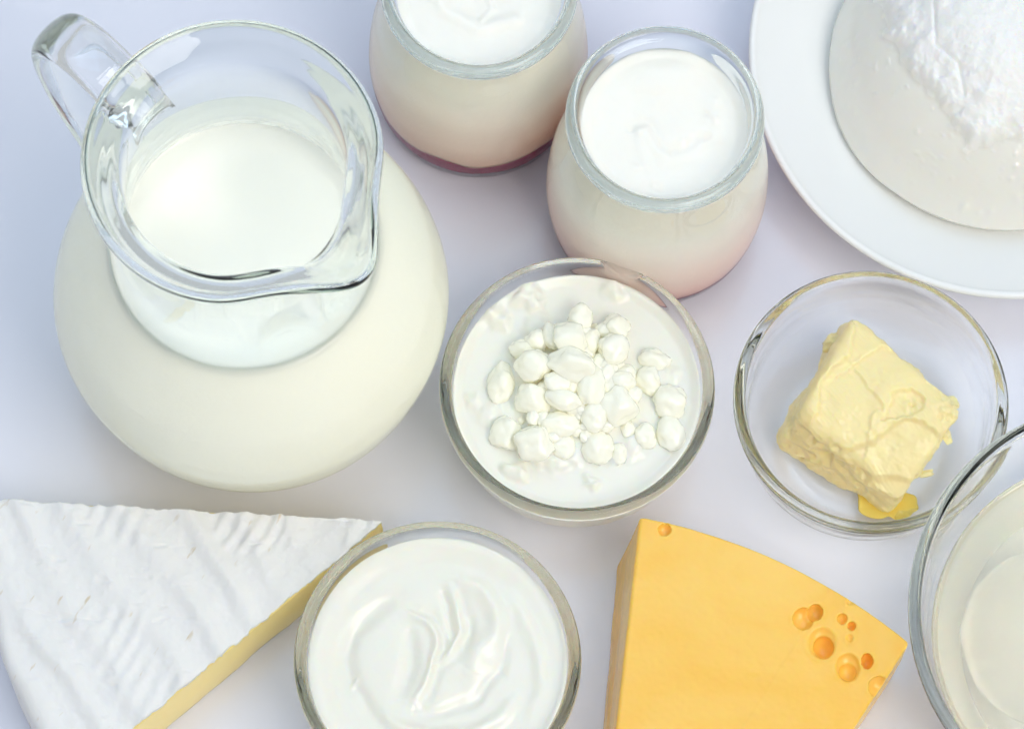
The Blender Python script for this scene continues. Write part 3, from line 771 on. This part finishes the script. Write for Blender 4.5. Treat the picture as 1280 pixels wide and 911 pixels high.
holes = [  # picture x, y, radius px (x, y), depth of the centre below the top (cm), vertical radius (cm)
 (831, 662, 9, 9, .10, .2), (1004, 773, 14, 15, .12, .28), (1019.5, 765, 10.5, 12, .18, .34), (1028, 804, 19, 23, -.16, .40), (1030, 808, 13, 15, .25, .55),
 (1060, 834, 15, 18.5, -.02, .30), (1060, 838, 11, 12, .18, .36), (1084, 826, 8, 11, .2, .4), (1053, 773, 6.5, 7, .08, .2), (1064.5, 782, 5.4, 6, .12, .28), (1062, 797, 4, 5, .0, .12),
 (1099, 858, 14, 14, .1, .34), (1062, 752, 5, 4, .0, .1)]
for hx, hy, rx, ry, dp, rz in holes:
    p = at(hx, hy, GH)
    mt = Matrix.Translation((p[0] * CM, p[1] * CM, (GH - dp) * CM)) @ Matrix.Diagonal((rx / 35.8 * CM, ry / 34.2 * CM, rz * CM, 1))
    bmesh.ops.create_uvsphere(cb, u_segments=28, v_segments=18, radius=1.0, matrix=mt)
cb.to_mesh(cut_me); cb.free()
cut = bpy.data.objects.new('cutter', cut_me); C.objects.link(cut)
bev = gob.modifiers.new('bevel', 'BEVEL'); bev.width = 0.0010; bev.segments = 3; bev.limit_method = 'ANGLE'; bev.angle_limit = math.radians(40)
rm0 = gob.modifiers.new('remesh', 'REMESH'); rm0.mode = 'VOXEL'; rm0.voxel_size = 0.0007
bo_ = gob.modifiers.new('holes', 'BOOLEAN'); bo_.operation = 'DIFFERENCE'; bo_.object = cut; bo_.solver = 'EXACT'; bo_.use_self = True
rm = gob.modifiers.new('remesh2', 'REMESH'); rm.mode = 'VOXEL'; rm.voxel_size = 0.00045
sm_ = gob.modifiers.new('smooth', 'SMOOTH'); sm_.factor = .5; sm_.iterations = 4
gob.modifiers.remove(rm0)
dg = bpy.context.evaluated_depsgraph_get()
new = bpy.data.meshes.new_from_object(gob.evaluated_get(dg))
bpy.data.objects.remove(gob); bpy.data.objects.remove(cut)
n = len(new.vertices); co = np.empty(n * 3); new.vertices.foreach_get('co', co); co = co.reshape(-1, 3) / CM
nm = np.empty(n * 3); new.vertices.foreach_get('normal', nm); nm = nm.reshape(-1, 3)
disp = .020 * fbm(co[:, 0] * .8, co[:, 1] * .8, co[:, 2] * .8, 3, 140) + .006 * fbm(co[:, 0] * 5, co[:, 1] * 5, co[:, 2] * 5, 2, 141)
# shallow step left by the knife across the top
k0, k1 = at(930, 905, GH), at(1015, 770, GH)
d, s, t_ = stroke(co[:, 0], co[:, 1], [tuple(k0), tuple(k1)])
disp -= .02 * sstep(-.06, .06, s) * np.exp(-(d / 1.2) ** 2) * (nm[:, 2] > .5)
for hx, hy, rx, ry, dp, rz in holes:                      # the rim of each hole stands up a little
    p = at(hx, hy, GH); e_ = math.sqrt(max(1 - (dp / rz) ** 2, .05)); R_ = .5 * (rx + ry) / 35 * e_
    dd = np.hypot(co[:, 0] - p[0], co[:, 1] - p[1])
    disp += .016 * np.exp(-((dd - R_ - .05) / .07) ** 2) * (nm[:, 2] > .4)
co = co + nm * disp[:, None]
new.vertices.foreach_set('co', (co * CM).ravel()); new.update()
new.polygons.foreach_set('use_smooth', [True] * len(new.polygons))
new.materials.clear(); new.materials.append(M['gouda'])
new.name = 'yellow_cheese'
go = bpy.data.objects.new('yellow_cheese', new); C.objects.link(go)
tag(go, 'thick orange yellow cheese piece with a few round holes', 'cheese')
